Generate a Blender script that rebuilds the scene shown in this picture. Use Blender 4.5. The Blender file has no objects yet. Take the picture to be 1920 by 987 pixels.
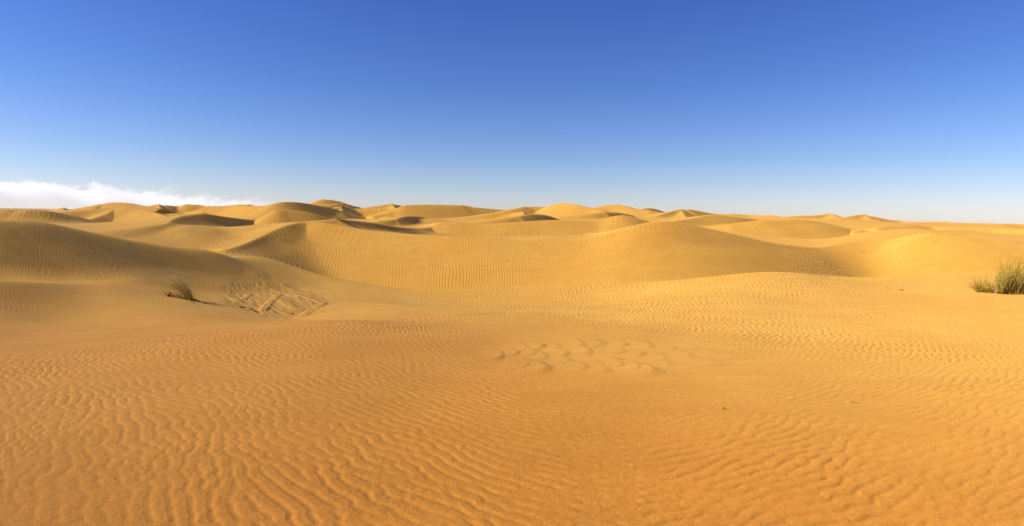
import bpy, math, random
import numpy as np
from mathutils import Vector

random.seed(7)
rng = np.random.default_rng(11)
scene = bpy.context.scene
COL = scene.collection

# ------------------------------------------------------------------ camera
F = 1144.0            # focal length in pixels of the 1920 wide photograph
CX, CY = 960.0, 406.0
ROLL = 0.0125         # the panorama leans a little: the right end of the horizon is lower
EYE = 1.65
cr, sr = math.cos(ROLL), math.sin(ROLL)

def P(px, py, d):
    """the point of the place seen at a pixel, d metres ahead"""
    a, b = (px - CX), (CY - py)
    x, z = a * cr - b * sr, a * sr + b * cr
    return np.array([x / F * d, d, z / F * d + EYE])

cam_data = bpy.data.cameras.new("camera")
cam = bpy.data.objects.new("camera", cam_data)
COL.objects.link(cam)
cam.location = (0, 0, EYE)
cam.rotation_mode = 'XYZ'
cam_data.sensor_width = 36
cam_data.lens = 36 * F / 1920
cam_data.shift_y = -(493.5 - CY) / 1920
cam_data.clip_start = 0.05
cam_data.clip_end = 60000
cam.rotation_euler = (math.pi / 2, 0, 0)
cam.rotation_euler.rotate_axis('Z', ROLL)
scene.camera = cam

# ------------------------------------------------------------------ helpers
def smooth(a, b, x):
    t = np.clip((x - a) / (b - a), 0, 1)
    return t * t * (3 - 2 * t)

_perm = rng.permutation(4096)
_ga = rng.uniform(0, 2 * np.pi, 4096)
_gx, _gy = np.cos(_ga), np.sin(_ga)

def noise(x, y, seed=0):
    """2-D gradient noise, about -0.7 .. 0.7"""
    x = x + seed * 17.31
    y = y - seed * 9.77
    xi, yi = np.floor(x).astype(np.int64), np.floor(y).astype(np.int64)
    xf, yf = x - xi, y - yi
    u = xf * xf * xf * (xf * (xf * 6 - 15) + 10)
    v = yf * yf * yf * (yf * (yf * 6 - 15) + 10)
    def g(i, j, dx, dy):
        h = _perm[(_perm[i & 4095] + j) & 4095]
        return _gx[h] * dx + _gy[h] * dy
    n00 = g(xi, yi, xf, yf)
    n10 = g(xi + 1, yi, xf - 1, yf)
    n01 = g(xi, yi + 1, xf, yf - 1)
    n11 = g(xi + 1, yi + 1, xf - 1, yf - 1)
    return (n00 * (1 - u) + n10 * u) * (1 - v) + (n01 * (1 - u) + n11 * u) * v

def fbm(x, y, oct=3, seed=0):
    s, a = 0, 1.0
    for k in range(oct):
        s = s + a * noise(x, y, seed + k)
        x, y, a = x * 2.03, y * 2.03, a * 0.5
    return s

def ripple_tile(n, per, spread_ang, spread_k, seed):
    """complex field whose argument is a wavy, forking ripple phase; per = wavelengths across the tile"""
    r = np.random.default_rng(seed)
    w = r.normal(size=(n, n)) + 1j * r.normal(size=(n, n))
    k = np.fft.fftfreq(n) * n
    ky, kx = np.meshgrid(k, k, indexing='ij')
    kr = np.hypot(kx, ky)
    ang = np.arctan2(kx, ky)
    A = np.exp(-((kr - per) / (spread_k * per)) ** 2 - (ang / spread_ang) ** 2)
    f = np.fft.ifft2(w * A)
    return (f / np.abs(f).mean()).astype(np.complex64)

def sample(tile, u, v):
    """bilinear periodic look-up, u and v in tiles"""
    n = tile.shape[0]
    x, y = u * n, v * n
    xi, yi = np.floor(x).astype(np.int64), np.floor(y).astype(np.int64)
    xf, yf = (x - xi), (y - yi)
    x0, y0 = xi % n, yi % n
    x1, y1 = (x0 + 1) % n, (y0 + 1) % n
    return (tile[y0, x0] * (1 - xf) + tile[y0, x1] * xf) * (1 - yf) + \
           (tile[y1, x0] * (1 - xf) + tile[y1, x1] * xf) * yf

# ------------------------------------------------------------------ the lie of the land: floor between the dunes
CTRL = []
for px in (-900, -300, 240, 720, 1200, 1680, 2220, 2800):
    for d, drop in ((0.4, 1.65), (1.5, 1.65), (3.3, 1.68)):
        CTRL.append((px / 480.0, math.log(d), EYE - drop))
    for d, dy in ((500, 2.0), (1500, 2.0), (7000, 1.6)):
        rt = max(0, (px - 1150) / 700.0) * 5.5
        CTRL.append((px / 480.0, math.log(d), EYE - (dy + rt) / F * d))
_seen = [
    # px, py, d
    (0, 790, 5.2), (480, 800, 5), (960, 800, 5), (1440, 800, 5), (1920, 795, 5.1),
    (0, 640, 11.5), (250, 636, 11.5), (450, 622, 12.5), (640, 603, 14), (960, 655, 10), (1200, 655, 10), (1450, 652, 10.5), (1920, 648, 11),
    (400, 602, 18), (250, 590, 19), (0, 600, 17), (0, 552, 23.3), (130, 545, 24.3), (200, 555, 22.5), (335, 566, 22.6), (430, 571, 24.6),
    (520, 562, 27.6), (590, 560, 28.2), (470, 585, 22.6), (560, 597, 21.4), (600, 530, 38), (500, 500, 40), (440, 490, 41),
    (700, 560, 30), (620, 600, 17), (800, 600, 17), (960, 612, 14.5), (960, 575, 25), (960, 538, 39), (760, 541, 39), (1100, 534, 38),
    (1200, 570, 24), (1200, 534, 36), (1300, 600, 16), (1300, 545, 28),
    (1400, 560, 22), (1390, 522, 31), (1450, 500, 36), (1500, 560, 23), (1500, 508, 35), (1560, 523, 34), (1630, 531, 33),
    (1600, 515, 48), (1540, 500, 48), (1690, 513, 46), (1690, 545, 29), (1650, 600, 16.5), (1750, 515, 44), (1800, 540, 30), (1900, 556, 25.5), (1900, 585, 18.5),
    (1900, 513, 41), (2100, 550, 27), (2200, 640, 11), (2200, 500, 45), (-200, 600, 14), (-300, 520, 20),
    (1000, 449, 56), (800, 441, 58), (1200, 440, 56), (1500, 456, 58), (1350, 440, 62), (1700, 431, 62), (1900, 452, 55),
    (400, 452, 45), (330, 450, 44), (450, 441, 50), (343, 427, 47), (400, 429, 49), (470, 430, 56), (525, 431, 58), (580, 428, 61), (100, 424, 45), (250, 431, 76), (300, 431, 68), (200, 428, 70), (0, 420, 45), (-200, 430, 40),
    (720, 438, 60), (770, 441, 63), (850, 445, 67), (900, 446, 67), (1000, 446, 65), (1100, 441, 63),
    (700, 412, 140), (850, 412, 132), (960, 412, 126), (1060, 411, 119), (440, 410, 106), (520, 412, 104), (600, 413, 112), (1150, 402, 178), (1300, 409, 138),
    (1480, 449, 72), (1560, 452, 70), (1420, 447, 72), (1350, 441, 75), (1640, 414, 150), (1550, 413, 200),
    (0, 480, 24.5), (130, 500, 26.5), (250, 520, 28.5), (350, 532, 32), (430, 520, 36.5),
    (1850, 438, 75), (1700, 429, 75), (1950, 447, 65), (1600, 440, 66), (0, 405, 100), (250, 409, 100), (500, 413, 95), (750, 412, 90), (960, 414, 95), (1200, 414, 100), (1450, 420, 100), (1700, 424, 100), (1920, 434, 100), (-300, 402, 100), (2200, 438, 100),
    (0, 399, 220), (500, 403, 220), (960, 409, 220), (1450, 415, 220), (1920, 426, 220), (-300, 398, 220), (2300, 430, 220),
]
for px, py, d in _seen:
    CTRL.append((px / 480.0, math.log(d), P(px, py, d)[2]))
CTRL = np.array(CTRL)
LV = 1.35
def tps_k(r2):
    return np.where(r2 > 1e-12, r2 * np.log(np.maximum(r2, 1e-12)), 0.0)
_cu, _cv, _cz = CTRL[:, 0], CTRL[:, 1] * LV, CTRL[:, 2]
nC = len(CTRL)
K = tps_k((_cu[:, None] - _cu) ** 2 + (_cv[:, None] - _cv) ** 2) + np.eye(nC) * 0.02
Pm = np.stack([np.ones(nC), _cu, _cv], 1)
sol = np.linalg.solve(np.block([[K, Pm], [Pm.T, np.zeros((3, 3))]]), np.concatenate([_cz, np.zeros(3)]))

def floor_uv(u, v):
    v = v * LV
    z = sol[nC] + sol[nC + 1] * u + sol[nC + 2] * v
    for i in range(nC):
        z = z + sol[i] * tps_k((u - _cu[i]) ** 2 + (v - _cv[i]) ** 2)
    return z

# ------------------------------------------------------------------ dune crests: points (px, py, d), then slopes
DUNES = []
def dune(pts, lee=0.60, wind=0.13, rnd=0.15, k=0.5, ripple=1.0, soft=0):
    DUNES.append(dict(pts=pts, lee=lee, wind=wind, rnd=rnd, k=k, ripple=ripple, soft=soft))

# a fourth value is where the foot of the slip face shows
# main crest across the middle: horn, long wall, headland, right bowl
dune([(395, 476, 41, 476), (425, 469, 41.5, 474), (458, 457, 44.3, 482), (490, 443, 47.2, 498), (530, 425, 50, 520), (572, 416, 52.3, 532), (612, 419, 52, 540), (680, 431, 51, 541), (780, 440, 50, 541), (900, 446, 49, 538),
      (1000, 452, 48.4, 536), (1090, 450, 48.2, 535), (1150, 436, 48.3, 530), (1200, 421, 48.5, 524), (1250, 415, 48.9, 520), (1320, 427, 49.4, 518), (1380, 440, 50, 516), (1440, 454, 50.9, 514), (1495, 462, 52.6, 520),
      (1537, 465, 54.5, 526), (1577, 457, 56.1, 528), (1622, 452, 56.7, 526), (1668, 449, 56.2, 523), (1708, 441, 54.9, 520), (1745, 437, 53.7, 518), (1803, 443, 52.7, 515), (1860, 453, 52.0, 512), (1930, 462, 51.4, 510), (2050, 475, 50, 508)],
     lee=0.60, wind=0.10, rnd=0.15, k=0.45, ripple=1.6, soft=2.0)
# rounded dune on the near left
dune([(-420, 400, 21, 440), (-200, 404, 24, 445), (0, 413, 27, 462), (55, 414, 28.5, 468), (120, 427, 30, 480), (213, 446, 32, 498), (304, 461, 34, 512), (380, 470, 36, 518), (425, 484, 37.5, 500)],
     lee=0.56, wind=0.12, rnd=0.9, k=1.2, ripple=0.55)
# low swell in front of it
dune([(-200, 520, 17.5), (0, 527, 20), (120, 533, 22.3), (230, 548, 25)], lee=0.36, wind=0.05, rnd=0.45, k=1.0, ripple=0.6)
# ridge behind the near left dune
dune([(-300, 398, 54), (0, 393, 54), (30, 397, 54), (55, 394, 54.5), (90, 396, 55.5, 409), (128, 403, 59.5, 417), (150, 408, 63, 418), (172, 413, 66, 418)], lee=0.5, wind=0.1, rnd=0.3, k=0.6)
# pale hill with the sharp left ridge
dune([(153, 416, 84, 416), (165, 403, 88, 410), (180, 389, 93, 408), (198, 382, 96, 408), (217, 380, 96, 408), (240, 381, 95, 408), (262, 385, 94, 408), (300, 392, 92, 408), (345, 403, 90, 406)], lee=0.36, wind=0.2, rnd=0.45, k=1.0)
dune([(152, 417, 72, 417), (187, 406, 78, 425), (202, 400, 80, 428), (220, 390, 83, 430), (238, 388, 83, 430), (262, 392, 82, 430), (300, 402, 78, 428), (325, 412, 74, 420)], lee=0.42, wind=0.25, rnd=0.18, k=0.6)
# dark crescent wall and the tan dune beside it
dune([(312, 420, 48, 420), (322, 412, 50, 424), (343, 405, 52, 426), (380, 401, 54.5, 429), (425, 407, 58.5, 431), (470, 412, 62.5, 432), (491, 410, 64, 432), (505, 402, 64, 432), (518, 395, 63.5, 432), (537, 394, 64, 432), (582, 399, 65, 430), (625, 412, 66, 426), (650, 420, 66, 422)],
     lee=0.62, wind=0.10, rnd=0.2, k=0.35, ripple=0.45)
# dark band behind the horn, turning into the lit wall further right
dune([(636, 411, 57, 412), (660, 413.5, 59, 424), (700, 418, 62, 436), (740, 425, 66, 444), (785, 428.5, 71, 452), (806, 426, 74, 452), (824, 417, 75, 450), (850, 416, 75, 450), (900, 420, 74.6, 450), (950, 418, 74.6, 451), (1030, 413, 75.2, 452), (1118, 412, 75.6, 449), (1164, 404, 75.8, 440), (1190, 408, 76, 434), (1232, 420, 76.5, 422)],
     lee=0.62, wind=0.09, rnd=0.2, k=0.35)
# small lit dome
dune([(728, 417, 80), (755, 407, 83, 426), (790, 407, 84, 428), (822, 411, 84, 424), (850, 417, 84)], lee=0.30, wind=0.12, rnd=0.23, k=0.6)
# brown hill left of centre and its lit shoulder
dune([(385, 391, 118, 400), (400, 389, 118, 408), (440, 386, 117, 412), (495, 386, 112, 412), (522, 380, 112, 414), (546, 379, 114, 416), (570, 381, 118, 416), (598, 386, 124, 416), (625, 391, 130, 418), (661, 405, 138, 420), (690, 413, 142, 420)], lee=0.55, wind=0.15, rnd=0.23, k=0.6)
# long wall in the middle distance
dune([(622, 393, 138, 394), (650, 386, 144, 410), (700, 387, 145, 415), (740, 389, 146, 415), (762, 385, 147, 415), (800, 384, 149, 415), (850, 385, 152, 415), (890, 389, 154, 414), (945, 394, 157, 402)], lee=0.55, wind=0.15, rnd=0.2, k=0.6)
# round hill right of it
dune([(945, 397, 126, 400), (981, 390, 132, 406), (1000, 388, 134, 410), (1025, 388, 134, 412), (1040, 383, 132, 413), (1056, 381, 130, 413), (1080, 384, 127, 413), (1112, 391, 124, 412), (1142, 399, 120, 412), (1185, 408, 116, 414), (1215, 414, 112, 415)], lee=0.48, wind=0.15, rnd=0.32, k=0.8)
dune([(972, 406, 88, 407), (990, 402.5, 91, 412), (1010, 402, 95, 414), (1028, 405, 100, 414), (1045, 411, 104, 413)], lee=0.62, wind=0.12, rnd=0.3, k=0.3)
dune([(1108, 392, 185, 396), (1143, 384, 188, 403), (1167, 385, 186, 403), (1182, 390, 183, 402), (1215, 394, 180, 398)], lee=0.42, wind=0.2, rnd=0.36, k=1.0)
dune([(1132, 398, 112, 400), (1160, 399, 118, 406), (1185, 404, 124, 408)], lee=0.62, wind=0.12, rnd=0.3, k=0.3)
dune([(1195, 396, 215, 397), (1208, 391.5, 222, 400), (1225, 391, 232, 400), (1248, 398, 244, 400)], lee=0.55, wind=0.2, rnd=0.23, k=1.0)
# crest with a bright left and a shaded right side
dune([(1228, 406, 128, 408), (1255, 398, 134, 409), (1278, 393, 142, 412), (1300, 394, 148, 413), (1340, 401, 152, 412), (1400, 407, 150, 410)], lee=0.52, wind=0.2, rnd=0.18, k=0.6)
dune([(1262, 415, 84, 416), (1300, 409, 88, 422), (1332, 403, 91, 424), (1367, 406, 93, 422), (1400, 411, 98, 420), (1430, 417, 102, 419)], lee=0.50, wind=0.12, rnd=0.27, k=0.6)
dune([(1370, 421, 79, 432), (1420, 414, 80, 450), (1456, 413, 81, 453), (1500, 412, 82.5, 453), (1545, 418, 84.5, 453), (1590, 429, 86, 452), (1625, 434, 84, 450), (1660, 440, 80, 446)], lee=0.50, wind=0.12, rnd=0.36, k=0.6)
dune([(1600, 436, 78, 437), (1622, 428, 82, 435), (1660, 425, 84, 434), (1700, 423, 86, 433), (1722, 423, 88, 434), (1738, 428, 89, 438), (1756, 436, 89, 440)], lee=0.50, wind=0.15, rnd=0.3, k=0.4)
dune([(1745, 428, 95, 434), (1790, 428, 92, 437), (1840, 428, 90, 438), (1880, 430, 88, 440), (1960, 436, 80, 444)], lee=0.32, wind=0.12, rnd=0.36, k=0.8)
# skyline dunes
dune([(108, 396, 160, 397), (120, 390.5, 163, 399), (146, 392, 170, 399), (173, 393.5, 178, 399), (190, 398, 182, 399)], lee=0.5, wind=0.2, rnd=0.3, k=0.6)
dune([(276, 390, 190, 391), (298, 384, 195, 394), (325, 386, 203, 394), (340, 386, 206, 394), (354, 382.5, 204, 396), (385, 386, 204, 396), (420, 386, 200, 394), (461, 383, 197, 394), (480, 386.5, 203, 394), (500, 388, 206, 392)], lee=0.48, wind=0.2, rnd=0.23, k=0.8)
dune([(576, 383, 212, 386), (592, 377, 213, 392), (607, 374, 215, 393), (631, 376.5, 220, 393), (655, 384, 226, 393), (672, 388, 230, 392)], lee=0.46, wind=0.2, rnd=0.36, k=1.0)
dune([(690, 388.5, 236, 389), (716, 385, 240, 393), (735, 382.5, 248, 394), (755, 386, 258, 394), (775, 388, 264, 393)], lee=0.55, wind=0.2, rnd=0.18, k=0.8)
dune([(945, 393, 240), (970, 389, 240, 397), (990, 388, 240, 397), (1020, 389, 244, 397), (1040, 391, 248)], lee=0.42, wind=0.2, rnd=0.27, k=1.0)
dune([(1340, 402, 250), (1375, 401, 250, 408), (1400, 402.5, 250, 408), (1440, 403.5, 246, 409), (1478, 407, 240)], lee=0.42, wind=0.2, rnd=0.36, k=1.0)
dune([(1476, 407, 200), (1500, 404.5, 204, 412), (1530, 404, 209, 413), (1556, 401, 216, 413), (1570, 404.5, 226, 413), (1585, 409, 232, 412)], lee=0.5, wind=0.2, rnd=0.18, k=0.8)
dune([(1566, 413, 148), (1595, 406, 154, 421), (1620, 402.5, 162, 423), (1640, 406.5, 168, 424), (1660, 411, 172, 424), (1695, 415, 172, 422)], lee=0.48, wind=0.2, rnd=0.3, k=0.6)
dune([(1680, 415.5, 210), (1730, 416, 205, 422), (1776, 416, 204, 424), (1793, 420.5, 210, 425), (1810, 424, 214)], lee=0.5, wind=0.2, rnd=0.3, k=0.6)
dune([(1800, 425, 130), (1847, 424, 134, 433), (1880, 420.5, 136, 436), (1905, 424, 138, 437), (1935, 431, 138, 438), (1970, 437, 136)], lee=0.45, wind=0.2, rnd=0.27, k=0.6)
for a_ in ([(1656, 423, 134, 423), (1644, 417, 142, 426), (1632, 410, 151, 426), (1621, 403, 162, 420), (1616, 402.5, 168, 404)],
           [(1288, 410, 124, 410), (1282, 402, 132, 413), (1278, 394, 141, 412), (1276, 393, 146, 394)],
           [(983, 402, 120, 402), (980, 396, 126, 408), (981, 390.5, 131, 408), (984, 389.5, 134, 390)],
           [(1582, 410, 196, 410), (1570, 406, 205, 413), (1557, 401.5, 215, 413), (1553, 401.5, 220, 402)],
           [(1812, 427, 180, 427), (1796, 421, 190, 427), (1778, 416, 203, 426), (1772, 416, 208, 417)],
           [(646, 404, 126, 404), (640, 396, 136, 408), (645, 388, 146, 408), (652, 386, 150, 387)],
           [(742, 391, 230, 391), (737, 386, 240, 394), (735, 382.5, 247, 394), (734, 382.5, 252, 383)],
           [(120, 398, 150, 398), (119, 393, 158, 399), (120, 390.5, 164, 399), (122, 391, 168, 392)],
           [(302, 393, 176, 393), (299, 387, 186, 394), (298, 384, 194, 394), (299, 384, 198, 385)]):
    dune(a_, lee=0.52, wind=0.24, rnd=0.15, k=0.5)
for a_ in ([(742, 411, 77, 412), (756, 406.5, 79, 412), (780, 406, 83, 412), (798, 409, 87, 412)],
           [(1385, 409, 93, 411), (1405, 410.5, 97, 416), (1426, 415.5, 102, 418)],
           [(1566, 421, 80, 423), (1584, 426, 83, 432), (1606, 432, 87, 435)],
           [(1190, 391.5, 196, 393), (1206, 394, 203, 400), (1222, 398, 212, 401)],
           [(860, 386, 150, 388), (876, 386.5, 156, 393), (892, 390, 162, 394)],
           [(225, 389, 84, 391), (262, 392.5, 87, 400), (304, 400, 92, 405), (332, 405, 96, 407)],
           [(640, 381.5, 205, 383), (655, 385, 214, 391), (674, 389, 222, 392)],
           [(1640, 411, 138, 413), (1668, 414, 144, 420), (1690, 418, 150, 421)]):
    dune(a_, lee=0.66, wind=0.11, rnd=0.1, k=0.3)
DUNES.sort(key=lambda D: -sum(q[2] for q in D['pts']) / len(D['pts']))

def catmull(pts, n=6):
    """smooth crest through the points, safe for uneven spacing"""
    p = np.array(pts, float)
    t = np.concatenate([[0], np.cumsum(np.hypot(*np.diff(p[:, :2], axis=0).T) ** 0.7)])
    m = np.empty_like(p)
    m[0], m[-1] = (p[1] - p[0]) / (t[1] - t[0]), (p[-1] - p[-2]) / (t[-1] - t[-2])
    for i in range(1, len(p) - 1):
        m[i] = (p[i + 1] - p[i - 1]) / (t[i + 1] - t[i - 1])
    out = []
    for i in range(len(p) - 1):
        h = t[i + 1] - t[i]
        for u in np.linspace(0, 1, n, endpoint=False):
            out.append((2 * u ** 3 - 3 * u * u + 1) * p[i] + (u ** 3 - 2 * u * u + u) * h * m[i] + (3 * u * u - 2 * u ** 3) * p[i + 1] + (u ** 3 - u * u) * h * m[i + 1])
    out.append(p[-1])
    return np.array(out)

def smax(a, b, k):
    h = np.maximum(k - np.abs(a - b), 0) / k
    return np.maximum(a, b) + h * h * k * 0.25

def eval_dune(D, x, y):
    """dune body, slip-face envelope, foot level, lee-ness, arc length, distance from the crest"""
    c = D['c']
    best = np.full(x.shape, 1e18)
    env = np.full(x.shape, -1e18)
    bz = np.zeros_like(x); bs = np.zeros_like(x); bc = np.zeros_like(x); bh = np.zeros_like(x)
    r = D['rnd']; s0 = 0.0
    for i in range(len(c) - 1):
        ax, ay, az, ah = c[i]; bx, by, b_z, b_h = c[i + 1]
        ex, ey = bx - ax, by - ay
        L2 = ex * ex + ey * ey; L = math.sqrt(L2)
        dx, dy = x - ax, y - ay
        t = np.clip((dx * ex + dy * ey) / L2, 0, 1)
        qx, qy = dx - t * ex, dy - t * ey
        d2 = qx * qx + qy * qy
        zt = az + (b_z - az) * t
        env = np.maximum(env, zt - D['lee'] * (np.sqrt(d2 + r * r) - r))
        m = d2 < best
        best[m] = d2[m]
        tm = t[m]
        bz[m] = zt[m]
        bh[m] = ah + (b_h - ah) * tm
        bs[m] = s0 + L * tm
        bc[m] = ((qx[m] * ey - qy[m] * ex) / L) / (np.sqrt(d2[m]) + 1e-9)   # +1 on the lee (right-hand) side
        s0 += L
    dist = np.sqrt(best)
    w = smooth(-0.6, 0.75, bc)
    run = np.sqrt(best + r * r) - r
    if D['soft']:                                   # sand slumps into the hollows of the face: round them
        b_ = D['soft']; acc = np.zeros_like(x); aw = np.full_like(x, 1e-12); af = np.zeros_like(x); ah_ = np.zeros_like(x)
        for i in range(len(c) - 1):
            q = (c[i] + c[i + 1]) / 2; L = math.hypot(c[i + 1][0] - c[i][0], c[i + 1][1] - c[i][1])
            hq = q[2] - D['lee'] * np.hypot(x - q[0], y - q[1]) - env
            acc += L * np.exp(b_ * hq)
            wq = L * np.exp(0.9 * hq)
            aw += wq; af += wq * (q[2] - q[3]); ah_ += wq * q[3]
        es = env + (np.log(acc + 1e-9) - 0.5 * np.log(2 * np.pi * np.maximum(dist, 0.3) / (b_ * D['lee']))) / b_
        env = env + (es - env) * smooth(0.5, 3.0, dist) * smooth(14, 9, dist)
    h = (bz - D['wind'] * run) * (1 - w) + env * w
    if D['soft']:
        bh = ah_ / aw
        foot = af / aw + 0.13 * np.maximum(dist - bh / D['lee'], 0)
    else:
        foot = bz - bh + 0.13 * np.maximum(dist - bh / D['lee'], 0)
    return h, env, foot, bh, w, bs, dist

for D in DUNES:
    pts = []
    for q in D['pts']:
        p = P(*q[:3])
        H = max(0.0, (q[3] - q[1]) * q[2] / F * 0.9) if len(q) > 3 else 0.0
        pts.append([*p, H])
    c = catmull(pts)
    sa = np.concatenate([[0], np.cumsum(np.hypot(*np.diff(c[:, :2], axis=0).T))]); sa /= sa[-1]
    c[:, 3] *= smooth(0, 0.06, sa) * smooth(1, 0.94, sa)
    D['c'] = c

S_EL = math.radians(29.5)
S_AZ = math.radians(-96)           # measured from +Y towards +X: the sun stands to the left and a little behind
SUN = Vector((math.sin(S_AZ) * math.cos(S_EL), math.cos(S_AZ) * math.cos(S_EL), math.sin(S_EL)))

TILE_N = 1024
tileA = ripple_tile(TILE_N, 110, 0.46, 0.22, 3)
tileB = ripple_tile(512, 14, 0.55, 0.30, 5)
tileL = ripple_tile(TILE_N, 110, 0.24, 0.17, 8)

LAMS = 0.075 * 1.42 ** np.arange(7)

def ripple_field(x, y, R, a, lam):
    """complex ripple field: wavelength grows and crests swing round with the ground; neighbouring patches cross-fade into forks"""
    la = np.clip(np.log(lam / 0.075) / math.log(1.42), 0, 5.999)
    li = np.floor(la).astype(int); lf = smooth(0.2, 0.8, la - li)
    step = 14.0
    aa = np.clip(a, -150, 130) / step
    ai = np.floor(aa).astype(int); af = smooth(0.1, 0.9, aa - ai)
    wx = x + 0.05 * (1 + R / 6) * noise(x / (0.5 + R / 14), y / (0.5 + R / 14), 5)
    wy = y + 0.05 * (1 + R / 6) * noise(x / (0.5 + R / 14), y / (0.5 + R / 14), 9)
    f = np.zeros(x.shape, complex)
    for l in range(7):
        for k in range(int(ai.min()), int(ai.max()) + 2):
            w = (np.where(li == l, 1 - lf, 0) + np.where(li + 1 == l, lf, 0)) * (np.where(ai == k, 1 - af, 0) + np.where(ai + 1 == k, af, 0))
            m = w > 1e-3
            if not m.any():
                continue
            ra = math.radians(k * step)
            L = 110 * LAMS[l]
            u = wx[m] * math.cos(ra) + wy[m] * math.sin(ra)
            v = -wx[m] * math.sin(ra) + wy[m] * math.cos(ra)
            f[m] += w[m] * sample(tileA, u / L + 0.37 * k + 0.11 * l, v / L + 0.23 * k + 0.31 * l)
    return f

def floor_phase(x, y, R):
    th = np.degrees(np.arctan2(x, y))
    near = np.interp(th, [-60, -40, -20, 0, 4, 16, 20, 38, 60], [-54, -50, -46, -38, -32, 19, 22, 32, 40])
    far = np.clip(70 + 0.5 * th, 48, 84)
    wob = 18 * noise(x / 5, y / 5, 3) + 20 * noise(x / 1.3, y / 1.3, 4)
    t = smooth(8, 19, R)
    lam = np.interp(R, [3, 6, 10, 15, 22, 30, 45, 110], [0.100, 0.100, 0.108, 0.13, 0.17, 0.22, 0.30, 0.42]) * (1 + 0.3 * noise(x / 3, y / 3, 6))
    side = smooth(1.0, -7.0, th + 5 * noise(x / 2, y / 2, 7))        # left of here the crests swing round the other way
    f = np.zeros(x.shape, complex)
    for w, b in ((side, far - 180), (1 - side, far)):
        m = w > 1e-3
        if not m.any():
            continue
        f[m] += w[m] * ripple_field(x[m], y[m], R[m], (near + (b - near) * t + wob)[m], lam[m])
    return f, lam

def terrain(x, y, ripples=True, want=False):
    R = np.hypot(x, y)
    th = np.arctan2(x, y)
    tl = math.radians(58)
    u = (CX + F * np.tan(np.clip(th, -tl, tl))) / 480.0
    dd = np.maximum(R * np.cos(np.clip(th, -tl, tl)), 0.35)
    z = floor_uv(u, np.log(dd))
    back = smooth(math.radians(60), math.radians(95), np.abs(th))
    z = z * (1 - back) + (EYE - 1.9 - 0.004 * R) * back
    # open undulation
    far = smooth(25, 90, R)
    z = z + 0.10 * noise(x / 6.0, y / 6.0, 21) * smooth(6, 14, R) + 0.03 * noise(x / 1.7, y / 1.7, 22) * smooth(2, 6, R)
    z = z + far * 0.5 * noise(x / 23.0, y / 30.0, 23)
    vf = smooth(180, 500, R)
    rid = 1 - 2.2 * np.abs(noise(x / 160 + 0.6 * noise(x / 90, y / 90, 31), y / 190, 32))
    z = z + vf * np.maximum(rid, -0.3) * np.minimum(R * 0.0035, 5.0)
    out = smooth(0.80, 1.2, np.abs(x) / np.maximum(y, 1e-3)) * smooth(25, 60, R)
    out = np.where(y < 0, smooth(25, 60, R), out)
    z = z + out * 1.6 * (1 - 2 * np.abs(noise(x / 38 + 0.5 * noise(x / 20, y / 20, 41), y / 48, 42)))
    lee = np.zeros_like(z); arc = np.zeros_like(z); down = np.zeros_like(z); rip = np.ones_like(z)
    for D in DUNES:
        c = D['c']
        mrg = 30 + 0.12 * c[:, 1].mean()
        m = (x > c[:, 0].min() - mrg) & (x < c[:, 0].max() + mrg) & (y > c[:, 1].min() - mrg) & (y < c[:, 1].max() + mrg)
        if not m.any():
            continue
        h, env, foot, bh, w, s, dist = eval_dune(D, x[m], y[m])
        zm = z[m]
        near = smooth(mrg, mrg * 0.7, dist)
        k = D['k']
        carve = np.maximum(env, foot)
        run_ = bh / D['lee']
        cw = smooth(0.35, 0.85, w) * smooth(0.02, 0.4, bh) * near * smooth(2.6 * run_ + 3.0, 1.2 * run_ + 0.8, dist)
        zc = -smax(-zm, -carve, k)
        zm = zm + (zc - zm) * cw
        h = zm + (h - zm) * near - (1 - near) * 3.0
        win = smooth(-0.3, 0.3, h - zm)
        z[m] = smax(zm, h, k)
        on = np.maximum(win, cw * smooth(bh / D['lee'] * 1.15 + 0.4, bh / D['lee'] * 0.9, dist))
        lee[m] = lee[m] * (1 - on) + w * on * smooth(0.2, 0.45, D['lee'])
        rip[m] = rip[m] * (1 - on) + D['ripple'] * on
        arc[m] = np.where(on > 0.02, s, arc[m])
        down[m] = np.where(on > 0.02, dist, down[m])
    if ripples:
        z = z + detail(x, y, R, lee, arc, down, rip)
    if want:
        return z, lee, arc, down
    return z

def ground(x, y):
    a = np.atleast_1d(np.asarray(x, float)); b = np.atleast_1d(np.asarray(y, float))
    r = terrain(a, b)
    return float(r[0]) if np.isscalar(x) else r

def hit(px, py, d0, d1):
    """where the sight line through a pixel meets the sand"""
    d = np.linspace(d0, d1, 240)
    o = P(px, py, 1.0) - np.array([0, 0, EYE])
    z = terrain(o[0] * d, o[1] * d, False)
    below = np.nonzero(z > EYE + o[2] * d)[0]
    t = d[below[0]] if len(below) else d1
    return np.array([o[0] * t, o[1] * t, EYE + o[2] * t])

# scoured hollow and the patch of coarse ripples
HOL = dict(c=hit(520, 563, 13, 42), e=hit(598, 572, 13, 42))
PAT = dict(c=hit(1160, 664, 6, 16))
LEDGES = [((521, 553), (492, 582), 0.16, 0.13), ((606, 568), (562, 595), 0.16, 0.12), ((524, 560), (562, 581), 0.26, 0.12),
          ((530, 533), (546, 544), 0.2, 0.10), ((474, 528), (500, 540), 0.14, 0.08), ((498, 530), (560, 556), 0.14, 0.09), ((532, 535), (590, 552), 0.14, 0.07),
          ((456, 560), (466, 552), 0.14, 0.12), ((422, 550), (450, 566), 0.18, 0.10), ((600, 575), (616, 582), 0.12, 0.09), ((585, 590), (610, 583), 0.12, 0.08),
          ((470, 546), (488, 548), 0.2, 0.10), ((545, 548), (600, 565), 0.14, 0.07)]
LED = [(hit(*a, 13, 42), hit(*b, 13, 42), w, h) for a, b, w, h in LEDGES]
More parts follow.
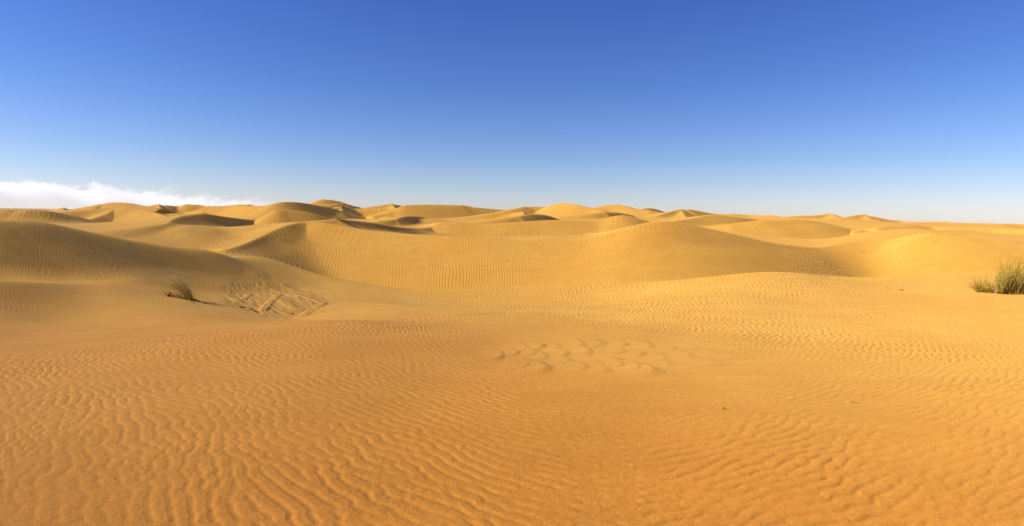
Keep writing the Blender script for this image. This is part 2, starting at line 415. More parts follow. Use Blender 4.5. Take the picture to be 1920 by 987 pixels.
HA, HB = hit(432, 556, 13, 42), hit(622, 560, 13, 42)
HN, HFAR = hit(540, 596, 12, 42), hit(520, 528, 13, 46)
PA, PB = hit(940, 668, 6, 16), hit(1400, 662, 6, 16)
PN, PFAR = hit(1150, 697, 5, 16), hit(1150, 632, 6, 18)

SCALES = []
_rs = random.Random(21)
for px_, py_, w_ in ((941, 666, 30), (968, 661, 34), (1000, 659, 40), (1024, 667, 34), (1060, 661, 36), (1081, 656, 40), (1103, 656, 38), (1133, 655, 52), (1167, 657, 56), (1201, 662, 60), (1239, 666, 60),
                     (985, 651, 34), (1015, 648, 34), (1045, 647, 36), (1090, 643, 36), (1125, 642, 40), (1170, 644, 44), (1215, 646, 46), (1260, 651, 50), (1300, 650, 60), (1290, 663, 70), (1335, 660, 80),
                     (990, 680, 36), (1022, 688, 40), (1063, 675, 44), (1095, 686, 44), (1120, 673, 50), (1133, 688, 46), (1163, 678, 52), (1196, 684, 50), (1220, 690, 48), (1250, 681, 60), (1290, 685, 60), (1330, 678, 80), (1370, 668, 90), (1380, 652, 80)):
    e_ = hit(px_, py_, 6, 18)
    SCALES.append((e_[0], e_[1], 1.25 * w_ * e_[1] / F * _rs.uniform(1.0, 1.25), 0.62 * _rs.uniform(0.8, 1.25), 0.021 * _rs.uniform(0.5, 1.2)))

def hollow_mask(x, y):
    t, l = x / y, np.log(y)
    tx, ax = (523 - CX) / F, 104 / F
    l0, l1 = math.log(HN[1]), math.log(HFAR[1])
    q = np.sqrt(((t - tx) / ax) ** 2 + ((l - (l0 + l1) / 2) / abs(l1 - l0) * 2) ** 2) + 0.22 * noise(x / 1.2, y / 1.6, 61)
    return smooth(1.16, 0.80, q)

def patch_mask(x, y):
    cx, cy = (PA[0] + PB[0]) / 2, (PN[1] + PFAR[1]) / 2
    ax, ay = abs(PB[0] - PA[0]) / 2, abs(PFAR[1] - PN[1]) / 2
    q = np.sqrt(((x - cx) / ax) ** 2 + ((y - cy) / ay) ** 2) + 0.2 * noise(x / 0.7, y / 0.9, 63)
    return smooth(1.25, 0.65, q)

def profile(ph, sharp=0.35):
    """asymmetric ripple: long stoss side, short lip"""
    q = ((ph + 0.9 * np.sin(ph + 1.2) * 0.6) / (2 * np.pi)) % 1.0
    cusp = 1 - 2 * np.abs(2 * q - 1) ** 0.85           # pointed crests, broad troughs
    return 0.55 * np.sin(ph + sharp * np.sin(ph)) + 0.6 * cusp

def detail(x, y, R, lee, arc, down, rip):
    dz = np.zeros_like(x)
    inview = (y > 0) & (np.abs(x) < 1.6 * y + 3)
    m = inview & (R < 110)
    if m.any():
        xx, yy, rr = x[m], y[m], R[m]
        f, lam = floor_phase(xx, yy, rr)
        ph = np.angle(f)
        env = np.minimum(np.abs(f) * 1.4, 1.0)
        amp = np.interp(rr, [3, 8, 14, 30], [0.032, 0.035, 0.044, 0.046]) * lam * np.interp(np.degrees(np.arctan2(xx, yy)), [-40, -10, 6, 40], [0.85, 1.0, 1.5, 1.25]) * rip[m] * smooth(110, 45, rr) * (1 - smooth(0.25, 0.7, lee[m])) * (0.7 + 0.5 * smooth(-0.35, 0.4, fbm(xx / 1.8, yy / 1.8, 2, 51)))
        pm = patch_mask(xx, yy)
        amp = amp * (1 - 0.55 * pm)
        # smoother sand in the near left corner
        amp = amp * (1 - 0.5 * smooth(-0.4, -0.95, xx / np.maximum(yy, 0.1)) * smooth(6.5, 4.0, rr))
        pr = profile(ph)
        d = amp * env * pr
        d = d + 0.0040 * smooth(0.25, 0.9, pr) * noise(xx / 0.030, yy / 0.030, 55) * smooth(10, 4, rr) * smooth(-0.1, 0.3, noise(xx / 0.5, yy / 0.5, 52))
        d = d + 0.003 * noise(xx / 0.05, yy / 0.05, 53) * smooth(8, 3, rr) * smooth(0.0, 0.35, noise(xx / 0.4, yy / 0.4, 54))
        d = d + 0.0026 * fbm(xx / 0.09, yy / 0.09, 3, 56) * smooth(11, 5, rr)
        # overlapping scale-like ripples of the patch: long backs on the left, short steep lips on the right
        top = np.zeros_like(d)
        for ex, ey, a_, b_, h_ in SCALES:
            yy_ = (yy - ey) / b_
            near_ = np.abs(yy_) < 1.2
            uu = (xx - ex + 0.05 * noise(xx / 0.2, yy / 0.2, 58)) / a_ + 0.40 * yy_ * yy_
            ramp = np.where(uu < 0, np.clip(1 + uu, 0, 1) ** 1.3, np.clip(1 - uu / 0.34, 0, 1))
            top = np.where(near_, np.maximum(top, h_ * ramp * smooth(1.15, 0.55, np.abs(yy_))), top)
        d = d + top - 0.012 * pm
        dz[m] = d
    m = inview & (lee > 0.2) & (R > 16) & (R < 95)
    if m.any():
        xx, yy = x[m], y[m]
        lam = np.where(R[m] > 57, 0.28, np.where(R[m] > 41, 0.20, 0.10))
        L = 110 * lam
        lat = 0.5 * (xx + 0.35 * yy) + 0.5 * arc[m] + 0.35 * noise(xx / 4, yy / 4, 91)
        f = sample(tileL, down[m] * 0.8 / L, lat / L)
        am = smooth(0.3, 0.8, lee[m]) * smooth(95, 75, R[m]) * rip[m] * (0.5 + 0.7 * smooth(-0.35, 0.3, fbm(xx / 5, yy / 5, 2, 95)))
        dz[m] += 0.042 * lam * am * np.minimum(np.abs(f) * 1.4, 1) * profile(np.angle(f))
    m = inview & (R > 14) & (R < 50) & (x < 0)
    if m.any():
        xx, yy = x[m], y[m]
        hm = hollow_mask(xx, yy)
        # flutes along the wind
        dirx, diry = 0.50, -0.87
        al, ac = xx * dirx + yy * diry, xx * diry * -1 + yy * dirx
        fl = 1 - 2 * np.abs(noise(ac / 0.34, al / 3.0, 71))
        f2 = 1 - 2 * np.abs(noise(ac / 0.15, al / 1.5, 73))
        blk = noise(xx / 0.35, yy / 0.5, 75)
        d = -0.06 + 0.024 * fl + 0.012 * f2 + 0.008 * blk
        for A, B, w, h in LED:
            ex, ey = B[0] - A[0], B[1] - A[1]
            L2 = ex * ex + ey * ey
            t = np.clip(((xx - A[0]) * ex + (yy - A[1]) * ey) / L2, 0, 1)
            q = np.hypot(xx - A[0] - t * ex, yy - A[1] - t * ey) + 0.06 * noise(xx / 0.3, yy / 0.3, 77)
            d = d + 0.32 * h * smooth(w * 1.5, w * 0.5, q)
        dz[m] += hm * d
    return dz

# ------------------------------------------------------------------ the sand: one sheet from under the feet to the horizon
def build_sand():
    half = 0.90
    n_in = 2000
    t_in = np.arctan(np.linspace(-half, half, n_in))
    e = t_in[-1]
    n_out = 150
    t_out = e + (2 * np.pi - 2 * e) * (np.arange(1, n_out + 1) / (n_out + 1))
    th = np.concatenate([t_in, t_out])
    rs = [0.3]
    while rs[-1] < 7500:
        r = rs[-1]
        rs.append(r + max(0.005, min(0.00080 * r * r, 0.0034 * r)) if r > 2.2 else r + 0.12)
        if r > 160:
            rs[-1] = r * 1.010
    rs = np.array(rs)
    nr, nt = len(rs), len(th)
    Rg, Tg = np.meshgrid(rs, th, indexing='ij')
    x = (Rg * np.sin(Tg)).ravel(); y = (Rg * np.cos(Tg)).ravel()
    z, lee, arc, down = terrain(x, y, True, True)
    print("sand vertices", len(x), nr, nt)
    co = np.stack([x, y, z], 1)
    co = np.vstack([co, [[0, 0, z[:nt].mean()]]]).astype(np.float32)
    i, j = np.meshgrid(np.arange(nr - 1), np.arange(nt), indexing='ij')
    j2 = (j + 1) % nt
    q = np.stack([i * nt + j, (i + 1) * nt + j, (i + 1) * nt + j2, i * nt + j2], -1).reshape(-1, 4)[:, ::-1]
    jj = np.arange(nt)
    tri = np.stack([np.full(nt, nr * nt), (jj + 1) % nt, jj], 1)
    me = bpy.data.meshes.new("desert_sand")
    me.vertices.add(len(co)); me.vertices.foreach_set("co", co.ravel())
    loops = np.concatenate([q.ravel(), tri.ravel()]).astype(np.int32)
    me.loops.add(len(loops)); me.loops.foreach_set("vertex_index", loops)
    npoly = len(q) + len(tri)
    starts = np.concatenate([np.arange(len(q)) * 4, len(q) * 4 + np.arange(nt) * 3]).astype(np.int32)
    me.polygons.add(npoly); me.polygons.foreach_set("loop_start", starts)
    me.polygons.foreach_set("use_smooth", np.ones(npoly, bool))
    me.update(calc_edges=True)
    # orientation check
    # attributes for the material
    R = np.hypot(x, y)
    def attr(name, arr):
        a = me.attributes.new(name, 'FLOAT_VECTOR', 'POINT')
        a.data.foreach_set("vector", np.vstack([arr, arr[:1]]).astype(np.float32).ravel())
    hm = np.zeros_like(z); m = (y > 10) & (R < 55) & (x < 0); hm[m] = hollow_mask(x[m], y[m])
    pm = np.zeros_like(z); m = (y > 0) & (R < 20); pm[m] = patch_mask(x[m], y[m])
    # colour zones: coarse orange grains on the near rise, pale fine sand in the hollows, grey-brown scoured floor
    edge = np.interp(np.degrees(np.arctan2(x, y)), [-90, -40, -12, 8, 20, 32, 45, 90], [34, 34, 28, 17, 12.5, 11, 11, 11])
    orange = smooth(1.2, 0.22, (R + 2.5 * fbm(x / 3.5, y / 3.5, 3, 97)) / edge) * (0.74 + 0.26 * smooth(7.5, 3, R))
    attr("sand_zone", np.stack([orange, hm, pm], 1))
    ob = bpy.data.objects.new("desert_sand", me)
    COL.objects.link(ob)
    ob["kind"] = "structure"
    ob["label"] = "rippled golden desert sand rising into dunes up to the horizon"
    return ob

def N(nt, t, **kw):
    n = nt.nodes.new(t)
    for k, v in kw.items():
        if k in n.inputs.keys():
            n.inputs[k].default_value = v
        else:
            setattr(n, k, v)
    return n

def sand_material():
    m = bpy.data.materials.new("sand"); m.use_nodes = True
    nt = m.node_tree; nt.nodes.clear(); L = nt.links.new
    out = N(nt, "ShaderNodeOutputMaterial")
    bs = N(nt, "ShaderNodeBsdfPrincipled")
    bs.inputs["Roughness"].default_value = 0.9
    bs.inputs["Specular IOR Level"].default_value = 0.12
    bs.inputs["Diffuse Roughness"].default_value = 0.35
    L(bs.outputs[0], out.inputs[0])
    def at(name):
        return N(nt, "ShaderNodeAttribute", attribute_name=name)
    geo = N(nt, "ShaderNodeNewGeometry")
    def math_(op, a, b=None, c=None):
        n = N(nt, "ShaderNodeMath", operation=op)
        for i, q in enumerate((a, b, c)):
            if q is None: continue
            if isinstance(q, (int, float)): n.inputs[i].default_value = q
            else: L(q, n.inputs[i])
        return n.outputs[0]
    zone = N(nt, "ShaderNodeSeparateXYZ"); L(at("sand_zone").outputs["Vector"], zone.inputs[0])
    grain = N(nt, "ShaderNodeTexNoise"); L(geo.outputs["Position"], grain.inputs["Vector"])
    grain.inputs["Scale"].default_value = 90; grain.inputs["Detail"].default_value = 2
    hg = math_('MULTIPLY', grain.outputs["Fac"], 0.0022)
    H = hg
    bump = N(nt, "ShaderNodeBump"); bump.inputs["Strength"].default_value = 1.0; bump.inputs["Distance"].default_value = 1.0
    L(H, bump.inputs["Height"]); L(bump.outputs[0], bs.inputs["Normal"])
    # colour
    def mix(fac, a, b):
        n = N(nt, "ShaderNodeMix", data_type='RGBA')
        if isinstance(fac, (int, float)): n.inputs[0].default_value = fac
        else: L(fac, n.inputs[0])
        for i, q in ((6, a), (7, b)):
            if isinstance(q, tuple): n.inputs[i].default_value = (*q, 1)
            else: L(q, n.inputs[i])
        return n.outputs[2]
    big = N(nt, "ShaderNodeTexNoise"); L(geo.outputs["Position"], big.inputs["Vector"])
    big.inputs["Scale"].default_value = 0.16; big.inputs["Detail"].default_value = 5; big.inputs["Roughness"].default_value = 0.6
    bigf = N(nt, "ShaderNodeMapRange"); L(big.outputs["Fac"], bigf.inputs[0]); bigf.inputs[1].default_value = 0.35; bigf.inputs[2].default_value = 0.65
    pale = mix(bigf.outputs[0], SAND_A, SAND_B)
    c = mix(zone.outputs[0], pale, SAND_O)
    c = mix(math_('MULTIPLY', zone.outputs[1], 0.8), c, SAND_H)
    c = mix(math_('MULTIPLY', zone.outputs[2], 0.5), c, SAND_P)
    fine = N(nt, "ShaderNodeTexNoise"); L(geo.outputs["Position"], fine.inputs["Vector"])
    fine.inputs["Scale"].default_value = 70; fine.inputs["Detail"].default_value = 4; fine.inputs["Roughness"].default_value = 0.7
    ff = N(nt, "ShaderNodeMapRange"); L(fine.outputs["Fac"], ff.inputs[0])
    ff.inputs[1].default_value = 0.3; ff.inputs[2].default_value = 0.7; ff.inputs[3].default_value = 0.80; ff.inputs[4].default_value = 1.17
    sc = N(nt, "ShaderNodeVectorMath", operation='SCALE'); L(c, sc.inputs[0]); L(ff.outputs[0], sc.inputs["Scale"])
    mp = N(nt, "ShaderNodeMapping"); L(geo.outputs["Position"], mp.inputs[0]); mp.inputs["Scale"].default_value = (0.9, 2.2, 1.0); mp.inputs["Rotation"].default_value = (0, 0, 0.5)
    st = N(nt, "ShaderNodeTexNoise"); L(mp.outputs[0], st.inputs["Vector"]); st.inputs["Scale"].default_value = 0.8; st.inputs["Detail"].default_value = 6; st.inputs["Roughness"].default_value = 0.65; st.inputs["Distortion"].default_value = 0.6
    sr_ = N(nt, "ShaderNodeMapRange"); L(st.outputs["Fac"], sr_.inputs[0]); sr_.inputs[1].default_value = 0.35; sr_.inputs[2].default_value = 0.68; sr_.inputs[3].default_value = 0.94; sr_.inputs[4].default_value = 1.05
    s2 = N(nt, "ShaderNodeVectorMath", operation='SCALE'); L(sc.outputs[0], s2.inputs[0]); L(sr_.outputs[0], s2.inputs["Scale"])
    L(s2.outputs[0], bs.inputs["Base Color"])
    return m

SAND_A = (0.635, 0.318, 0.047)
SAND_B = (0.665, 0.350, 0.058)
SAND_O = (0.525, 0.207, 0.026)
SAND_H = (0.45, 0.230, 0.041)
SAND_P = (0.61, 0.31, 0.050)

sand = build_sand()
sand.data.materials.append(sand_material())

# ------------------------------------------------------------------ plants and litter
def plant_mat(name, a, b, scale=25.0, translucent=0.0):
    m = bpy.data.materials.new(name); m.use_nodes = True
    nt = m.node_tree; bs = nt.nodes["Principled BSDF"]
    bs.inputs["Roughness"].default_value = 0.7
    bs.inputs["Specular IOR Level"].default_value = 0.25
    geo = N(nt, "ShaderNodeNewGeometry"); no = N(nt, "ShaderNodeTexNoise")
    no.inputs["Scale"].default_value = scale; no.inputs["Detail"].default_value = 3
    nt.links.new(geo.outputs["Position"], no.inputs["Vector"])
    mr = N(nt, "ShaderNodeMapRange"); mr.inputs[1].default_value = 0.35; mr.inputs[2].default_value = 0.65
    nt.links.new(no.outputs["Fac"], mr.inputs[0])
    mx = N(nt, "ShaderNodeMix", data_type='RGBA')
    mx.inputs[6].default_value = (*a, 1); mx.inputs[7].default_value = (*b, 1)
    nt.links.new(mr.outputs[0], mx.inputs[0]); nt.links.new(mx.outputs[2], bs.inputs["Base Color"])
    return m

M_GREEN = plant_mat("green_blade", (0.21, 0.16, 0.014), (0.48, 0.35, 0.045), 6)
M_YELLOW = plant_mat("yellow_green_stem", (0.50, 0.32, 0.040), (0.34, 0.24, 0.035), 9)
M_STRAW = plant_mat("dry_straw", (0.50, 0.33, 0.095), (0.36, 0.22, 0.06), 20)
M_PALE = plant_mat("bleached_straw", (0.82, 0.60, 0.22), (0.72, 0.50, 0.16), 30)
M_OLIVE = plant_mat("olive_stem", (0.38, 0.255, 0.042), (0.54, 0.37, 0.08), 10)
M_BARK = plant_mat("dark_bark", (0.12, 0.065, 0.022), (0.20, 0.11, 0.04), 18)

class Strands:
    """tapering curved strands gathered into one mesh, each a three-sided tube"""
    def __init__(self): self.v, self.f = [], []
    def add(self, pts, r0, r1):
        pts = [Vector(p) for p in pts]; n = len(pts); base = len(self.v)
        for i, p in enumerate(pts):
            t = (pts[min(i + 1, n - 1)] - pts[max(i - 1, 0)]).normalized()
            a = t.cross(Vector((0.3, 1, 0.2))).normalized(); b = t.cross(a)
            r = r0 + (r1 - r0) * i / (n - 1)
            for k in range(3):
                q = p + a * (r * math.cos(k * 2.0944)) + b * (r * math.sin(k * 2.0944))
                self.v.append(q[:])
        for i in range(n - 1):
            for k in range(3):
                k2 = (k + 1) % 3
                self.f.append((base + i * 3 + k, base + i * 3 + k2, base + i * 3 + 3 + k2, base + i * 3 + 3 + k))
        self.f.append((base, base + 2, base + 1)); e = base + (n - 1) * 3; self.f.append((e, e + 1, e + 2))
    def blade(self, foot, az, lean, length, wind, r, droop=0.35, n=7):
        """grows up and out from its foot, bends with the wind and droops at the tip"""
        p = Vector(foot); d = Vector((math.cos(az) * lean, math.sin(az) * lean, 1)).normalized(); pts = [p.copy()]
        for i in range(n):
            t = (i + 1) / n
            d = (d + Vector(wind) * (t / n * 2.2) + Vector((math.cos(az), math.sin(az), 0)) * (lean * 0.25 / n) + Vector((0, 0, -droop * t * 2 / n))).normalized()
            p = p + d * (length / n); pts.append(p.copy())
        self.add(pts, r, r * 0.25)
    def build(self, name, mat, parent=None):
        me = bpy.data.meshes.new(name); me.from_pydata(self.v, [], self.f); me.update()
        for p in me.polygons: p.use_smooth = True
        o = bpy.data.objects.new(name, me); COL.objects.link(o); me.materials.append(mat)
        if parent: o.parent = parent
        return o

def thing(name, label, cat, loc, group=None):
    o = bpy.data.objects.new(name, None); COL.objects.link(o)
    o.location = loc; o["label"] = label; o["category"] = cat
    if group: o["group"] = group
    return o

def place(px, py, d0, d1):
    h = hit(px, py, d0, d1)
    return Vector((h[0], h[1], ground(float(h[0]), float(h[1]))))

R_ = random.Random(5)
U = R_.uniform
def local_ground(o, dx, dy):
    return ground(o.x + dx, o.y + dy) - o.z - 0.02

def clump(origin, rx, ry, n, length, lean, wind, r, strands, droop=0.35, fan=0.8, bias=0.0):
    spots = []
    for _ in range(n):
        q = math.sqrt(U(0, 1)); a = U(0, 2 * math.pi)
        spots.append((rx * q * math.cos(a), ry * q * math.sin(a), q, a))
    gz = terrain(np.array([origin.x + p[0] for p in spots]), np.array([origin.y + p[1] for p in spots])) - origin.z - 0.03
    for (dx, dy, q, a), z in zip(spots, gz):
        l = length * U(0.6, 1.12) * (1 - 0.25 * q * q)
        strands.blade((dx, dy, float(z)), a + U(-0.7, 0.7), lean * (0.25 + fan * q) * U(0.5, 1.4), l, (wind[0] * U(0.5, 1.5), wind[1] + U(-0.15, 0.15), 0), r * U(0.7, 1.2), droop * U(0.6, 1.5))

# dark grass clump running out of the frame on the right
o = place(1898, 552, 18, 40)
g = thing("grass_clump", "tall dark green grass clump leaning right at the edge of the flat sand", "grass clump", o)
for i, (cx_, cy_, rx, n, ln) in enumerate([(-0.50, 0.0, 0.16, 48, 1.30), (-0.20, 0.05, 0.22, 74, 1.45), (0.15, 0.0, 0.28, 92, 1.42), (0.62, 0.1, 0.32, 90, 1.30)]):
    if i == 0: sg, ss, sd = Strands(), Strands(), Strands()
    for st, nn, l2, rr, dr in ((sg, n, ln, 0.0095, 0.45), (ss, int(n * 0.9), ln * 0.6, 0.008, 0.5)):
        c0 = Vector((o.x + cx_, o.y + cy_, 0)); c0.z = o.z
        tmp = Strands(); clump(c0, rx, rx * 0.8, nn, l2 * 1.32, 0.30, (0.45, 0.02), rr, tmp, dr)
        b0 = len(st.v)
        st.v += [(v[0] + cx_, v[1] + cy_, v[2]) for v in tmp.v]; st.f += [tuple(k + b0 for k in f) for f in tmp.f]
sg.build("green_blades", M_GREEN, g); ss.build("dry_blades", M_STRAW, g)
clump(Vector((o.x, o.y, o.z)), 0.85, 0.35, 120, 0.30, 1.6, (0.2, -0.2), 0.006, sd, 1.2)
sd.build("straw_litter", M_PALE, g)

# thin yellow bush beside it
o2 = place(1846, 549, 18, 40)
g = thing("yellow_bush", "thin yellow green bush with spread twigs left of the dark grass clump", "bush", o2)
st = Strands(); clump(o2, 0.28, 0.2, 170, 1.0, 0.7, (0.06, 0.0), 0.009, st, 0.12, 0.9); st.build("stems", M_YELLOW, g)
st = Strands()
for _ in range(16):
    a = U(math.pi * 0.75, math.pi * 1.2)
    st.blade((-0.1 + U(-0.08, 0.08), U(-0.1, 0.1), 0.02), a, U(1.0, 2.2), U(0.45, 0.75), (-0.05, 0, 0), 0.009, 0.05)
st.build("twigs", M_OLIVE, g)
st = Strands(); clump(o2 + Vector((0.08, -0.35, 0)), 0.42, 0.25, 170, 0.22, 2.2, (0.1, -0.2), 0.007, st, 1.4)
st.v = [(v[0] + 0.08, v[1] - 0.35, v[2]) for v in st.v]; st.build("straw_litter", M_PALE, g)

# wind-bent tuft by the scoured hollow
o3 = place(352, 562, 18, 40)
g = thing("grass_tuft", "wind bent olive grass tuft with a bare root and a dark stick for its shadow beside the scoured hollow", "grass tuft", o3)
st = Strands()
for _ in range(105):
    f = (U(-0.15, 0.25), U(-0.2, 0.2)); z = local_ground(o3, *f)
    st.blade((f[0], f[1], z), U(2.0, 4.2), U(0.05, 0.6), U(0.85, 1.55), (-0.95 * U(0.5, 1.5), U(-0.15, 0.15), 0), 0.0075 * U(0.7, 1.2), U(0.5, 1.3), 9)
st.build("stems", M_OLIVE, g)
st = Strands()
for _ in range(45):
    f = (U(-0.75, -0.1), U(-0.15, 0.15)); z = local_ground(o3, *f)
    st.blade((f[0], f[1], z), U(2.6, 3.6), U(0.5, 1.6), U(0.35, 0.8), (-0.8, 0, 0), 0.008, 0.5)
st.build("dry_stems", M_STRAW, g)
def lying(pts, base, lift):
    return [(x, y, local_ground(base, x, y) + 0.02 + l) for (x, y), l in zip(pts, lift)]
st = Strands()
st.add(lying([(0.22, -0.02), (0.45, -0.12), (0.68, -0.25), (0.95, -0.42)], o3, (0.06, 0.05, 0.03, 0.0)), 0.026, 0.010)  # dark stick standing in for the tuft's cast shadow on the sand
st.add(lying([(0.1, -0.15), (0.4, -0.55), (0.7, -0.9), (0.95, -1.15)], o3, (0.05, 0.03, 0.02, 0.0)), 0.011, 0.006)
st.add([(0.1, 0, -0.05), (0.05, 0, 0.12), (-0.15, 0.02, 0.2), (-0.35, 0.0, 0.2)], 0.04, 0.02)
st.build("root_and_shadow_stick", M_BARK, g)
st = Strands()
st.add(lying([(-0.74, -0.05), (-0.72, -0.06), (-0.68, -0.05), (-0.62, -0.02)], o3, (-0.08, 0.06, 0.12, 0.17)), 0.07, 0.04)
st.add(lying([(-0.76, -0.02), (-0.74, -0.02), (-0.78, 0.0)], o3, (-0.08, 0.05, 0.10)), 0.05, 0.025)
st.build("stump", M_BARK, g)

# bush on the far crest
o4 = place(640, 414, 48, 75)
g = thing("crest_bush", "small straggly brown bush on the crest before the dark dune face", "bush", o4)
st = Strands(); clump(o4, 0.30, 0.25, 90, 0.85, 0.7, (-0.12, 0), 0.013, st, 0.15, 0.9); st.build("stems", M_OLIVE, g)
st = Strands(); clump(o4 + Vector((-0.45, 0, 0)), 0.15, 0.15, 26, 0.45, 0.9, (-0.3, 0), 0.012, st, 0.4)
st.v = [(v[0] - 0.45, v[1], v[2]) for v in st.v]; st.build("dry_stems", M_STRAW, g)

def small_shrub(px, py, d0, d1, label, w, h, n, mat):
    b = place(px, py, d0, d1)
    g = thing("desert_shrub", label, "shrub", b)
    st = Strands(); clump(b, w, w * 0.6, n, h, 0.9, (0.05, 0), 0.016, st, 0.3, 0.9); st.build("stems", mat, g)
small_shrub(387, 402.5, 46, 70, "tiny dark shrub on the crest of the dark crescent dune", 0.28, 0.28, 45, M_OLIVE)

def litter(name, px, py, d0, d1, label, cat, size, mat, n, r, seed, lift=0.03):
    q = random.Random(seed); b = place(px, py, d0, d1)
    g = thing(name, label, cat, b)
    st = Strands()
    for _ in range(n):
        a = q.uniform(-0.5, 0.5) + (math.pi if q.random() < 0.5 else 0); l = size * q.uniform(0.5, 1.0); cxx, cyy = q.uniform(-0.15, 0.15) * size, q.uniform(-0.2, 0.2) * size
        pts = []
        for i in range(6):
            t = i / 5 - 0.5
            x_ = cxx + math.cos(a) * l * t - math.sin(a) * l * 0.25 * (t * t); y_ = cyy + math.sin(a) * l * t + math.cos(a) * l * 0.3 * (t * t) * q.uniform(-1, 1)
            pts.append((x_, y_, local_ground(b, x_, y_) + 0.02 + r + lift * q.uniform(0.1, 1.0) * (1 - 4 * t * t)))
        st.add(pts, r, r * 0.5)
    st.build("twigs" if cat == "twig" else "straws", mat, g)
litter("dry_twig", 1691, 545, 20, 40, "small dark twig lying on the pale flat left of the grass clump", "twig", 0.26, M_BARK, 5, 0.010, 1, 0.06)
litter("dry_twig", 1664, 541, 20, 40, "faint brown twig left of the dark twig on the pale flat", "twig", 0.20, M_OLIVE, 3, 0.008, 2, 0.03)
litter("dry_twig", 1357, 768, 4, 9, "tiny dark twig sticking up from the rippled near sand", "twig", 0.03, M_BARK, 2, 0.003, 3, 0.015)
litter("dry_twig", 453, 576, 18, 40, "leftmost dark twig in the scoured hollow", "twig", 0.30, M_BARK, 4, 0.014, 4, 0.05)
litter("dry_twig", 470, 581, 18, 40, "middle dark twig at the near edge of the scoured hollow", "twig", 0.32, M_BARK, 5, 0.014, 5, 0.05)
litter("dry_twig", 480, 585, 18, 40, "nearest dark twig on the left rim of the scoured hollow", "twig", 0.22, M_BARK, 4, 0.014, 6, 0.06)
litter("dry_twig", 548, 589, 18, 40, "dark twig at the near rim of the hollow between sand ledges", "twig", 0.20, M_BARK, 3, 0.013, 7, 0.05)
litter("straw_wisp", 1597, 755, 4, 9, "larger wisp of pale straw lying on the rippled sand", "straw wisp", 0.12, M_PALE, 7, 0.0020, 8, 0.015)
litter("straw_wisp", 1484, 748, 4, 9, "smaller wisp of pale straw on the sand left of the larger wisp", "straw wisp", 0.08, M_PALE, 4, 0.002, 9, 0.012)

# ------------------------------------------------------------------ cloud bank far off on the left
def cloud():
    D = 9000.0; k = D / F
    x0, x1 = P(-700, 400, D)[0], P(620, 400, D)[0]
    z0, z1 = -60.0, P(0, 318, D)[2]
    me = bpy.data.meshes.new("cloud_bank")
    vs = [(x, y, z) for x in (x0, x1) for y in (D - 200, D + 320) for z in (z0, z1)]
    me.from_pydata(vs, [], [(0, 1, 3, 2), (4, 6, 7, 5), (0, 4, 5, 1), (2, 3, 7, 6), (0, 2, 6, 4), (1, 5, 7, 3)])
    ob = bpy.data.objects.new("cloud_bank", me); COL.objects.link(ob)
    ob["kind"] = "stuff"; ob["label"] = "low bank of white cloud along the left horizon"
    m = bpy.data.materials.new("cloud"); m.use_nodes = True
    nt = m.node_tree; nt.nodes.clear(); L = nt.links.new
    out = N(nt, "ShaderNodeOutputMaterial"); vol = N(nt, "ShaderNodeVolumePrincipled")
    L(vol.outputs[0], out.inputs["Volume"])
    vol.inputs["Color"].default_value = (1.0, 1.0, 0.975, 1); vol.inputs["Anisotropy"].default_value = 0.0
    def mm(op, a, b=None, clamp=False):
        n = N(nt, "ShaderNodeMath", operation=op); n.use_clamp = clamp
        for i, q in enumerate((a, b)):
            if q is None: continue
            if isinstance(q, (int, float)): n.inputs[i].default_value = q
            else: L(q, n.inputs[i])
        return n.outputs[0]
    geo = N(nt, "ShaderNodeNewGeometry"); sp = N(nt, "ShaderNodeSeparateXYZ"); L(geo.outputs["Position"], sp.inputs[0])
    def nz(scale, det, sx_=1, sz_=1):
        mp = N(nt, "ShaderNodeMapping"); mp.inputs["Scale"].default_value = (scale * sx_, scale, scale * sz_)
        L(geo.outputs["Position"], mp.inputs[0])
        n = N(nt, "ShaderNodeTexNoise"); n.inputs["Scale"].default_value = 1; n.inputs["Detail"].default_value = det; n.inputs["Roughness"].default_value = 0.6
        L(mp.outputs[0], n.inputs["Vector"]); return n.outputs["Fac"]
    # height of the top falls away to the right
    top = N(nt, "ShaderNodeMapRange"); L(sp.outputs[0], top.inputs[0])
    top.inputs[1].default_value = P(60, 400, D)[0]; top.inputs[2].default_value = P(560, 400, D)[0]
    top.inputs[3].default_value = P(0, 344, D)[2]; top.inputs[4].default_value = P(560, 386, D)[2]
    n1 = nz(1 / 300.0, 7, 0.75, 1.25); n2 = nz(1 / 1500.0, 2); n3 = nz(1 / 120.0, 4, 0.8, 1.2)
    hgt = mm('ADD', top.outputs[0], mm('MULTIPLY', mm('SUBTRACT', n2, 0.5), 260))
    edge = mm('DIVIDE', mm('SUBTRACT', hgt, sp.outputs[2]), 85.0)
    body = mm('ADD', edge, mm('MULTIPLY', mm('SUBTRACT', n1, 0.5), 5.5))
    body = mm('ADD', body, mm('MULTIPLY', mm('SUBTRACT', n3, 0.5), 5.0))
    body = mm('MULTIPLY', body, 1.2, True)
    fade = N(nt, "ShaderNodeMapRange"); L(sp.outputs[0], fade.inputs[0])
    fade.inputs[1].default_value = P(220, 400, D)[0]; fade.inputs[2].default_value = P(540, 400, D)[0]; fade.inputs[3].default_value = 1.0; fade.inputs[4].default_value = 0.0
    dn = mm('MULTIPLY', mm('MULTIPLY', body, fade.outputs[0]), 0.0048)
    L(dn, vol.inputs["Density"])
    me.materials.append(m)
cloud()
scene.cycles.volume_bounces = 10
scene.cycles.volume_max_steps = 1024
scene.cycles.volume_step_rate = 0.10

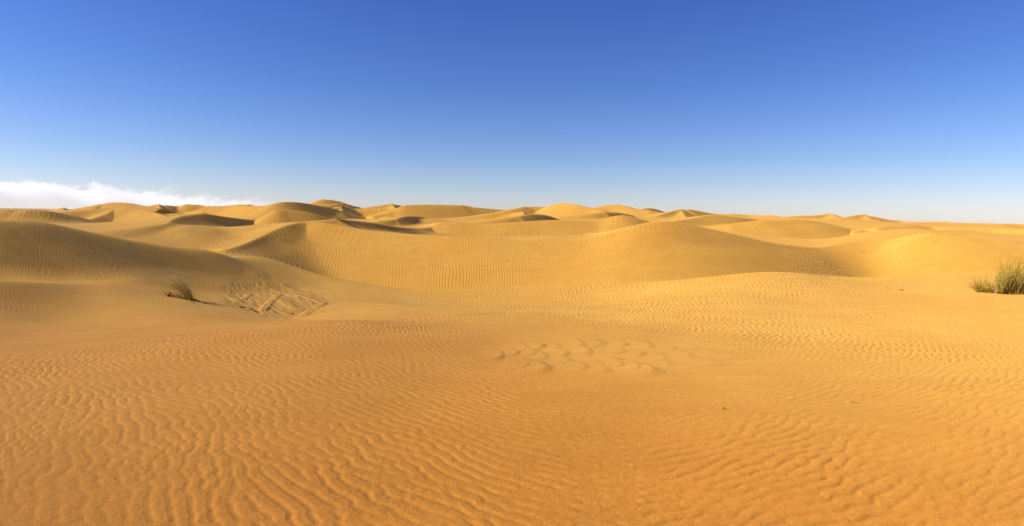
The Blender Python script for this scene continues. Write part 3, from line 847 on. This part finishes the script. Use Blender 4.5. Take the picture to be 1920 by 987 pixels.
# ------------------------------------------------------------------ light
world = bpy.data.worlds.new("World"); scene.world = world
world.use_nodes = True
wn = world.node_tree; wn.nodes.clear(); WL = wn.links.new
wo = N(wn, "ShaderNodeOutputWorld"); bg = N(wn, "ShaderNodeBackground")
sky = N(wn, "ShaderNodeTexSky"); sky.sky_type = 'NISHITA'; sky.sun_disc = False
sky.sun_elevation = S_EL; sky.sun_rotation = S_AZ
sky.altitude = 500; sky.air_density = 1.0; sky.dust_density = 0.3; sky.ozone_density = 3.0
tc = N(wn, "ShaderNodeTexCoord")
sx = N(wn, "ShaderNodeSeparateXYZ"); WL(tc.outputs["Generated"], sx.inputs[0])
el = N(wn, "ShaderNodeMapRange"); WL(sx.outputs[2], el.inputs[0])       # the deep blue starts low over the dry air of the desert
for i, q in ((1, 0.0), (2, 0.5), (3, 0.0), (4, 0.5)): el.inputs[i].default_value = q
cx = N(wn, "ShaderNodeCombineXYZ"); WL(sx.outputs[0], cx.inputs[0]); WL(sx.outputs[1], cx.inputs[1]); WL(el.outputs[0], cx.inputs[2])
nv = N(wn, "ShaderNodeVectorMath", operation='NORMALIZE'); WL(cx.outputs[0], nv.inputs[0]); WL(nv.outputs[0], sky.inputs["Vector"] if "Vector" in sky.inputs else sky.inputs[0])
cr_ = N(wn, "ShaderNodeValToRGB")                                     # clean dry air: less red and green scattered higher up
cr_.color_ramp.interpolation = 'B_SPLINE'
stops = [(0.0, (.83, .80, .98)), (0.027, (.77, .755, .97)), (0.049, (.70, .725, .93)), (0.0927, (.594, .644, .896)), (0.177, (.425, .55, .91)), (0.258, (.364, .49, .89)), (0.33, (.32, .46, .92)), (0.7, (.30, .44, .92))]
while len(cr_.color_ramp.elements) < len(stops): cr_.color_ramp.elements.new(0.5)
for e_, (p_, c_) in zip(cr_.color_ramp.elements, stops): e_.position = p_; e_.color = (*c_, 1)
WL(sx.outputs[2], cr_.inputs[0])
hs = N(wn, "ShaderNodeMix", data_type='RGBA', blend_type='MULTIPLY'); hs.inputs[0].default_value = 1.0
WL(sky.outputs[0], hs.inputs[6]); WL(cr_.outputs[0], hs.inputs[7])
WL(hs.outputs[2], bg.inputs[0]); bg.inputs[1].default_value = 0.10
WL(bg.outputs[0], wo.inputs[0])

sl = bpy.data.lights.new("sun", 'SUN'); sl.energy = 5.0; sl.angle = math.radians(0.5); sl.color = (1.0, 0.93, 0.82)
so = bpy.data.objects.new("sun", sl); COL.objects.link(so)
so.rotation_euler = SUN.to_track_quat('Z', 'Y').to_euler()

scene.view_settings.view_transform = 'Standard'
scene.view_settings.look = 'None'
scene.view_settings.exposure = 0.56
scene.view_settings.gamma = 1.0
scene.cycles.use_denoising = True
scene.cycles.max_bounces = 6
scene.cycles.transparent_max_bounces = 16
scene.cycles.diffuse_bounces = 3
